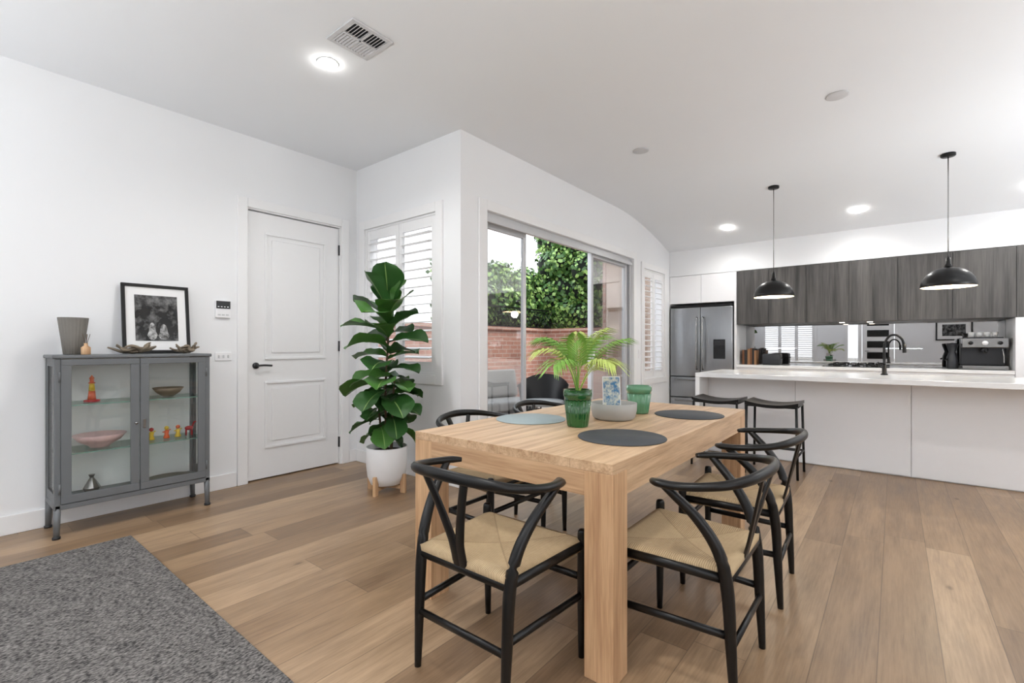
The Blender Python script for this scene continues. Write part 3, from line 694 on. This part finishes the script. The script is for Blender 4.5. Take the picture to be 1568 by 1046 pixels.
# ---------------------------------------------------------------- fiddle leaf fig
def fig_leaf(b,base,az,el,Ln,W,bend,m,roll=0):
    K=10; p=Vector(base); cols=(-1,-0.6,-0.035,0.035,0.6,1); vs=[];fs=[]
    side=Vector((-math.sin(az),math.cos(az),0))
    prof=(0.05,0.30,0.58,0.66,0.72,0.86,0.98,1.0,0.90,0.60,0.06)
    ph=az*3
    for k in range(K+1):
        t=k/K; e=el-bend*t
        d=Vector((math.cos(az)*math.cos(e),math.sin(az)*math.cos(e),math.sin(e))); up=(d.cross(side)).normalized()
        w=W*prof[k]
        sd=(side*math.cos(roll)+up*math.sin(roll)).normalized(); upr=(up*math.cos(roll)-side*math.sin(roll))
        for c in cols: vs.append(p+sd*c*w*0.5+upr*(abs(c)**1.4*w*0.16+0.010*math.sin(t*15+c*2+ph)*abs(c)**2))
        p=p+d*(Ln/K)
    n=len(cols)
    fa=[];fv=[]
    for k in range(K):
        for c in range(n-1):
            (fv if c==2 else fa).append((k*n+c,k*n+c+1,(k+1)*n+c+1,(k+1)*n+c))
    b.add(vs,fa,m,True); b.add(vs,fv,M_vein,True)
b=MB(); px,py=-3.20,2.36
b.lathe((px,py,0.06),[(0.10,0),(0.125,0.01),(0.150,0.07),(0.160,0.16),(0.163,0.30),(0.160,0.305),(0.150,0.30),(0.148,0.26),(1e-6,0.262)],M_pot,48)
b.lathe((px,py,0.32),[(0.15,0.0),(1e-6,0.012)],M_soil,32)
for a in range(4):
    T=Matrix.Translation((px,py,0))@Matrix.Rotation(a*math.pi/2+0.35,4,'Z')
    b.box(0.13,0.175,-0.013,0.013,0,0.15,M_oakz,0.003,T); b.box(0.0,0.15,-0.012,0.012,0.032,0.06,M_oakx,0.002,T)
stems=[[(px,py,0.32),(px+0.01,py-0.02,0.8),(px+0.03,py-0.01,1.20),(px+0.02,py,1.50)],[(px+0.03,py+0.02,0.32),(px+0.04,py+0.03,0.65),(px+0.07,py+0.02,0.92)],[(px-0.03,py,0.32),(px-0.06,py-0.02,0.55),(px-0.08,py-0.03,0.78)]]
for st in stems: b.tube(st,[0.013]+[0.009]*(len(st)-1),M_bark,8,5)
rnd=random.Random(14)
def along(st,t):
    k=t*(len(st)-1); i=min(len(st)-2,int(k)); return Vector(st[i]).lerp(Vector(st[i+1]),k-i)
NL=32
for i in range(NL):
    t=0.30+0.70*i/(NL-1); z=along(stems[0],t)
    az=i*2.399+rnd.uniform(-0.3,0.3)
    el=-0.1+1.15*t**2+rnd.uniform(-0.2,0.25); Ln=rnd.uniform(0.31,0.40)
    bd=rnd.uniform(0.5,1.1)
    if t>0.90: el=1.1+rnd.uniform(-0.1,0.25); Ln=rnd.uniform(0.32,0.38); bd=0.3
    if math.sin(az)>0.25: Ln*=0.85
    fig_leaf(b,z,az,el,Ln,Ln*rnd.uniform(0.64,0.78),bd,M_leaf if rnd.random()<0.5 else M_leaf2,rnd.uniform(-0.4,0.4))
for st,n in ((stems[1],13),(stems[2],12)):
    for i in range(n):
        t=0.30+0.70*i/(n-1); z=along(st,t); Ln=rnd.uniform(0.22,0.29)
        fig_leaf(b,z,i*2.399+1,-0.5+0.8*t,Ln,Ln*0.72,rnd.uniform(0.6,1.2),M_leaf if rnd.random()<0.55 else M_leaf2,rnd.uniform(-0.4,0.4))
b.finish('potted_fiddle_leaf_fig')
# ---------------------------------------------------------------- display cabinet
CX0,CX1,CY0,CY1=-4.265,-3.935,0.50,1.335; CZ0,CZ1=0.175,1.115
b=MB()
b.box(CX0,CX1+0.01,CY0-0.01,CY1+0.01,CZ1-0.022,CZ1,M_grey,0.006,seg=3)
b.box(CX0,CX1,CY0,CY1,CZ0,CZ0+0.03,M_grey,0.003)
b.box(CX0,CX0+0.01,CY0,CY1,CZ0+0.03,CZ1-0.022,M_greyback)
for x in (CX0+0.013,CX1-0.016):
    for (y,s) in ((CY0+0.016,-1),(CY1-0.016,1)):
        b.box(x-0.016,x+0.016,y-0.016,y+0.016,CZ0,CZ1-0.02,M_grey,0.006)
        b.tube([(x,y,CZ0+0.01),(x,y+s*0.004,0.008)],[(0.018,0.018),(0.015,0.015)],M_grey,10); b.lathe((x,y+s*0.004,0),[(0.02,0),(0.02,0.014),(0.015,0.016)],M_dsteel,14)
for y in (CY0+0.004,CY1-0.016):
    b.box(CX0+0.02,CX1-0.02,y,y+0.012,CZ0+0.03,CZ0+0.09,M_grey); b.box(CX0+0.02,CX1-0.02,y,y+0.012,CZ1-0.07,CZ1-0.02,M_grey)
    b.box(CX0+0.02,CX0+0.06,y,y+0.012,CZ0+0.09,CZ1-0.07,M_grey); b.box(CX1-0.06,CX1-0.02,y,y+0.012,CZ0+0.09,CZ1-0.07,M_grey)
    b.box(CX0+0.06,CX1-0.06,y+0.004,y+0.008,CZ0+0.09,CZ1-0.07,M_cabglass)
mid=(CY0+CY1)/2
for (p,q) in ((CY0+0.03,mid-0.002),(mid+0.002,CY1-0.03)):
    z0,z1=CZ0+0.035,CZ1-0.026; x0,x1=CX1-0.012,CX1+0.006; w=0.048
    b.box(x0,x1,p,q,z0,z0+w,M_grey,0.003); b.box(x0,x1,p,q,z1-w+0.01,z1,M_grey,0.003)
    b.box(x0,x1,p,p+w,z0+w,z1-w+0.01,M_grey,0.003); b.box(x0,x1,q-w,q,z0+w,z1-w+0.01,M_grey,0.003)
    b.box(x0+0.006,x0+0.010,p+w,q-w,z0+w,z1-w+0.01,M_cabglass)
b.tube([(CX1+0.006,mid-0.022,0.66),(CX1+0.022,mid-0.022,0.66)],0.009,M_chrome,12); b.box(CX1+0.006,CX1+0.010,mid+0.015,mid+0.032,0.62,0.68,M_chrome,0.002)
for y in (CY0+0.024,CY1-0.024):
    for z in (0.30,0.98): b.tube([(CX1+0.002,y,z-0.03),(CX1+0.002,y,z+0.03)],0.006,M_grey,8)
for z in (0.505,0.805):
    b.box(CX0+0.012,CX1-0.022,CY0+0.02,CY1-0.02,z-0.006,z,M_shelfglass); b.box(CX1-0.0219,CX1-0.02,CY0+0.02,CY1-0.02,z-0.006,z,M_glassedge)
b.finish('glass_display_cabinet')
sx=CX0+0.17; zb=CZ0+0.03
def obj(name,fn): bb=MB(); fn(bb); return bb.finish(name)
def lighthouse(b):
    c=(sx,0.70,0.806)
    b.lathe(c,[(0.042,0),(0.042,0.012),(0.02,0.014)],M_rd,20); b.lathe(c,[(0.022,0.014),(0.017,0.07)],M_red,20); b.lathe(c,[(0.017,0.07),(0.013,0.12)],M_yel,20)
    b.lathe(c,[(0.018,0.12),(0.018,0.126),(0.011,0.127),(0.011,0.15),(0.015,0.152),(1e-6,0.175)],M_red,20)
obj('lighthouse_ornament',lighthouse)
obj('wire_bowl',lambda b:[b.lathe((sx,1.12,0.806),[(0.03,0.0),(0.07,0.03),(0.095,0.065),(0.09,0.066),(0.065,0.034),(1e-6,0.008)],M_drift,28)])
obj('marbled_bowl',lambda b:[b.lathe((sx,0.74,0.506),[(0.05,0.0),(0.055,0.01),(0.11,0.045),(0.14,0.085),(0.134,0.086),(0.10,0.05),(1e-6,0.02)],M_pink,36)])
def figs(b,y,m1,m2):
    c=(sx,y,0.506); b.lathe(c,[(0.018,0),(0.02,0.005),(0.012,0.03),(0.016,0.05),(0.006,0.06)],m1,14); b.sphere((sx,y,0.506+0.073),0.014,m2)
    b.tube([(sx,y-0.025,0.506+0.045),(sx,y,0.506+0.05),(sx,y+0.025,0.506+0.06)],0.004,m1,6)
obj('wooden_figurine',lambda b:figs(b,1.02,M_yel,M_rd)); obj('wooden_figurine',lambda b:figs(b,1.11,M_red,M_yel)); obj('wooden_figurine',lambda b:figs(b,1.18,M_yel,M_red))
def rdeer(b):
    y=1.25
    b.sphere((sx,y,0.506+0.055),0.02,M_rd,1,1.4,0.8)
    for dy in (-0.018,0.018):
        for dx in (-0.008,0.008): b.tube([(sx+dx,y+dy,0.506),(sx+dx,y+dy,0.55)],0.004,M_rd,6)
    b.tube([(sx,y+0.02,0.565),(sx,y+0.032,0.60),(sx,y+0.045,0.605)],0.006,M_rd,6)
obj('toy_deer',rdeer)
def faceted(b): b.lathe((sx,0.70,zb+0.001),[(0.028,0),(0.045,0.04),(0.022,0.085),(0.010,0.105),(0.018,0.125),(0.012,0.125)],M_chrome,8,False)
obj('faceted_silver_vase',faceted)
obj('serving_platter',lambda b:[b.lathe((sx,1.12,zb+0.001),[(0.06,0),(0.09,0.008),(0.115,0.022),(0.112,0.024),(0.08,0.012),(1e-6,0.008)],M_brownvase,32,True,0.9,1.2)])
b=MB(); c=(-4.10,0.61,CZ1+0.001); b.lathe(c,[(0.045,0.0),(0.048,0.004),(0.075,0.235),(0.070,0.235),(0.044,0.01),(1e-6,0.01)],M_brownvase,96,True,rip=0.02,ripn=24); b.finish('ribbed_vase')
b=MB(); c=(-4.0,0.655,CZ1+0.001); b.lathe(c,[(0.022,0),(0.024,0.003),(0.024,0.045),(0.010,0.058),(0.010,0.072),(0.006,0.072)],M_oakz,24)
for k in range(5): b.tube([(c[0],c[1],c[2]+0.05),(c[0]+0.02*math.cos(k*1.3),c[1]+0.02*math.sin(k*1.3),c[2]+0.13)],0.0015,M_bark,5)
b.finish('reed_diffuser')
b=MB(); T=Matrix.Translation((-4.195,1.085,CZ1+0.003))@Matrix.Rotation(math.radians(-7),4,'Y'); w,h=0.205,0.505
b.box(-0.008,0.012,-w,w,0,0.022,M_blk,0.002,T); b.box(-0.008,0.012,-w,w,h-0.022,h,M_blk,0.002,T); b.box(-0.008,0.012,-w,-w+0.022,0.022,h-0.022,M_blk,0.002,T); b.box(-0.008,0.012,w-0.022,w,0.022,h-0.022,M_blk,0.002,T)
b.box(-0.006,0.002,-w+0.02,w-0.02,0.02,h-0.02,M_paper,0,T); b.box(0.002,0.004,-0.13,0.13,0.09,h-0.08,M_photo,0,T)
for (yc,hh,ww) in ((-0.03,0.13,0.030),(0.04,0.12,0.034)):
    n=14; pts=[]
    for k in range(n):
        a=2*math.pi*k/n; yy=math.cos(a)*ww*(1.15 if math.sin(a)<0 else 0.7); zz=0.095+hh/2+math.sin(a)*hh/2
        pts.append((0.0046,yc+yy,zz))
    b.add(pts,[tuple(range(n))],M_photol,False,T)
b.finish('framed_photograph')
def drift(y,ln,seed):
    b=MB(); rnd=random.Random(seed); K=9
    for j in range(4):
        pts=[];rs=[]
        for k in range(K):
            t=k/(K-1); pts.append((-4.04+rnd.uniform(-0.01,0.01)+0.016*j,y+(t-0.5)*ln*(1-0.15*j)+0.02*(j%2),CZ1+0.014+0.03*abs(2*t-1)**2+0.012*j*abs(math.sin(t*5+j))+rnd.uniform(-0.002,0.006)))
            rs.append((0.005+0.007*math.sin(math.pi*t),0.006+0.016*math.sin(math.pi*t)))
        b.tube(pts,rs,M_drift,8,3)
    b.finish('driftwood_sculpture')
drift(0.90,0.26,3); drift(1.20,0.17,4)
# rug
b=MB(); b.box(-3.64,-0.9,-2.6,0.805,0.001,0.014,M_rug,0.004); b.finish('area_rug')

# ---------------------------------------------------------------- outside
b=MB(); b.box(-6.14,XB-TH-0.01,YW+TH+0.01,8.34,-0.16,-0.064,M_pave); b.finish('patio_paving',False)
b=MB(); b.box(-60,60,-60,60,-0.5,-0.4,M_pave); b.finish('ground',False)
b=MB(); b.box(-6.45,-6.2,2.95,9.2,-0.4,1.50,M_brick); b.box(-6.5,-6.15,2.95,9.2,1.50,1.56,M_brick)
b.box(-6.2,-4.45,8.95,9.2,-0.4,1.50,M_brick); b.box(-6.15,-4.45,8.9,9.2,1.50,1.56,M_brick)
b.finish('garden_brick_wall',False)
b=MB(); b.box(-4.45,XB-TH-0.01,8.4,8.6,-0.4,3.3,M_tan); b.box(-4.5,XB-TH-0.01,8.35,8.6,3.3,3.4,M_dsteel); b.box(-4.46,-4.40,8.38,8.42,-0.4,3.3,M_brick); b.finish('neighbouring_house_wall',False)
b=MB()
for i in range(20):
    y=6.5+i*0.12
    for s in (-1,1):
        b.tube([(-6.17,y,1.58),(-6.17,y+s*0.36,1.96)],[(0.004,0.010)]*2,M_blk,4,smooth=False)
b.box(-6.19,-6.15,6.2,9.0,1.95,1.98,M_blk); b.box(-6.19,-6.15,6.2,9.0,1.565,1.59,M_blk)
for i in range(13):
    x=-6.1+i*0.135
    for s in (-1,1): b.tube([(x,8.92,1.58),(x+s*0.3,8.92,1.96)],[(0.004,0.010)]*2,M_blk,4,smooth=False)
b.finish('garden_trellis',False)
b=MB(); rnd=random.Random(21)
def clump(c,r,n,big=1.0):
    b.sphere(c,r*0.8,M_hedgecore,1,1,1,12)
    for k in range(n):
        z=rnd.uniform(-1,1); a=rnd.uniform(0,2*math.pi); q=math.sqrt(1-z*z); nrm=Vector((q*math.cos(a),q*math.sin(a),z))
        if nrm.x<-0.35 and nrm.z<0.3: continue
        p=Vector(c)+nrm*r*rnd.uniform(0.80,1.12)
        t=Vector((rnd.uniform(-1,1),rnd.uniform(-1,1),rnd.uniform(-1,1))); t=(t-nrm*t.dot(nrm)*0.6).normalized(); s=t.cross(nrm).normalized()
        Ls=rnd.uniform(0.07,0.12)*big; w=Ls*0.42
        b.add([p,p+t*Ls*0.5+s*w,p+t*Ls,p+t*Ls*0.5-s*w],[(0,1,2,3)],M_hedge if rnd.random()<0.6 else M_hedge2)
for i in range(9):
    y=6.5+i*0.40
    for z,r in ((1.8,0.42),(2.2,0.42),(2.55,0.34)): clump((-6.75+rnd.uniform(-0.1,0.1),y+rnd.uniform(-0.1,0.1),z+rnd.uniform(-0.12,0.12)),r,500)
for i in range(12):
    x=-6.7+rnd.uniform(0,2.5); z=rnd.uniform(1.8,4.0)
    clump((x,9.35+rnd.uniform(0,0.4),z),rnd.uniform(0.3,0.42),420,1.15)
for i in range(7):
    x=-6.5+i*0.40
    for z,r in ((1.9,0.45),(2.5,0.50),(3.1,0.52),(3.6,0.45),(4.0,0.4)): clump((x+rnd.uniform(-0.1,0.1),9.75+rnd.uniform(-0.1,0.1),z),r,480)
b.finish('garden_hedge',False)
def outdoor(name,x,y,rot,w):
    b=MB(); h=w/2
    for sx_ in (-1,1):
        b.tube([(sx_*h,-0.36,0),(sx_*h,-0.36,0.58),(sx_*h,0.36,0.58),(sx_*h,0.36,0)],0.016,M_blkmetal,8)
    b.box(-h,h,-0.36,0.36,0.24,0.28,M_blkmetal)
    b.box(-h,h,0.30,0.34,0.28,0.72,M_blkmetal,0.01)
    n=max(1,round(w/0.7))
    for k in range(n):
        p=-h+0.02+k*(w-0.04)/n; q=p+(w-0.04)/n-0.01
        b.box(p,q,-0.36,0.26,0.28,0.42,M_cush,0.04,seg=4)
        T=Matrix.Translation((0,0.22,0.42))@Matrix.Rotation(math.radians(-12),4,'X'); b.box(p,q,-0.08,0.08,0,0.44,M_cush,0.05,T,seg=4)
    b.finish(name,False,loc=(x,y,-0.06),rotz=rot)
outdoor('outdoor_sofa',-4.75,5.3,math.radians(75),1.5)
b=MB()
for s in (-1,1):
    for sy in (-1,1): b.tube([(s*0.2,sy*0.18,0.42),(s*0.27,sy*0.26,0)],0.012,M_blkmetal,8)
def shell(u,v):
    a=(u-0.5)*math.pi*1.15; r=0.30+0.05*v
    return Vector((math.sin(a)*r*1.05,math.cos(a)*r*(0.9),0.42+v*(0.26+0.14*max(0,math.cos(a*1.2)))))
n=20
vs=[shell(i/n,j/6) for j in range(7) for i in range(n+1)]
fs=[(j*(n+1)+i,j*(n+1)+i+1,(j+1)*(n+1)+i+1,(j+1)*(n+1)+i) for j in range(6) for i in range(n)]
b.add(vs,fs,M_blk,True); b.lathe((0,0,0.40),[(0.29,0),(0.31,0.02),(0.29,0.06),(1e-6,0.07)],M_cush,28)
b.finish('outdoor_tub_chair',False,loc=(-3.9,5.55,-0.06),rotz=0.5)

# ---------------------------------------------------------------- light
w=bpy.data.worlds.new('World'); sc.world=w; w.use_nodes=True
nt=w.node_tree; bg=nt.nodes['Background']
tc=N(nt,'ShaderNodeTexCoord'); sp_=N(nt,'ShaderNodeSeparateXYZ'); L(nt,tc.outputs['Generated'],sp_.inputs[0])
cr=N(nt,'ShaderNodeValToRGB'); L(nt,sp_.outputs[2],cr.inputs[0])
cr.color_ramp.elements[0].position=0.0; cr.color_ramp.elements[0].color=(0.95,0.97,1,1); cr.color_ramp.elements[1].position=0.8; cr.color_ramp.elements[1].color=(0.80,0.89,1,1)
L(nt,cr.outputs[0],bg.inputs[0]); bg.inputs[1].default_value=2.8
sl=bpy.data.lights.new('sun','SUN'); sl.energy=3.2; sl.angle=math.radians(12); sl.color=(1,0.96,0.9)
so=bpy.data.objects.new('sun',sl); sc.collection.objects.link(so); so.rotation_euler=(math.radians(-12),math.radians(36),0)
def area(name,loc,rot,sx_,sy_,e,col=(1,1,1)):
    l=bpy.data.lights.new(name,'AREA'); l.shape='RECTANGLE'; l.size=sx_; l.size_y=sy_; l.energy=e; l.color=col
    o=bpy.data.objects.new(name,l); sc.collection.objects.link(o); o.location=loc; o.rotation_euler=rot
# added unseen fill lights beside and behind camera, aimed up to brighten the ceiling
FC=(0.93,0.97,1.0)
area('ceiling_fill',(0.2,-1.4,1.1),(math.pi,0,0),0.8,0.8,80,FC)
area('ceiling_fill',(-2.9,-1.8,1.1),(math.pi,0,0),0.8,0.8,62,FC)
area('ceiling_fill',(2.4,3.2,0.9),(math.pi,0,0),0.8,0.8,28,FC)
area('ceiling_fill',(2.4,5.2,0.9),(math.pi,0,0),0.8,0.8,48,FC)

# ---------------------------------------------------------------- camera
cd=bpy.data.cameras.new('camera'); cam=bpy.data.objects.new('camera',cd); sc.collection.objects.link(cam)
cd.sensor_width=36; cd.lens=728/1568*36; cd.shift_y=7/1568; cd.clip_start=0.05
cam.location=(0,0,1.17); cam.rotation_euler=(math.pi/2,0,math.atan(586/728))
sc.camera=cam
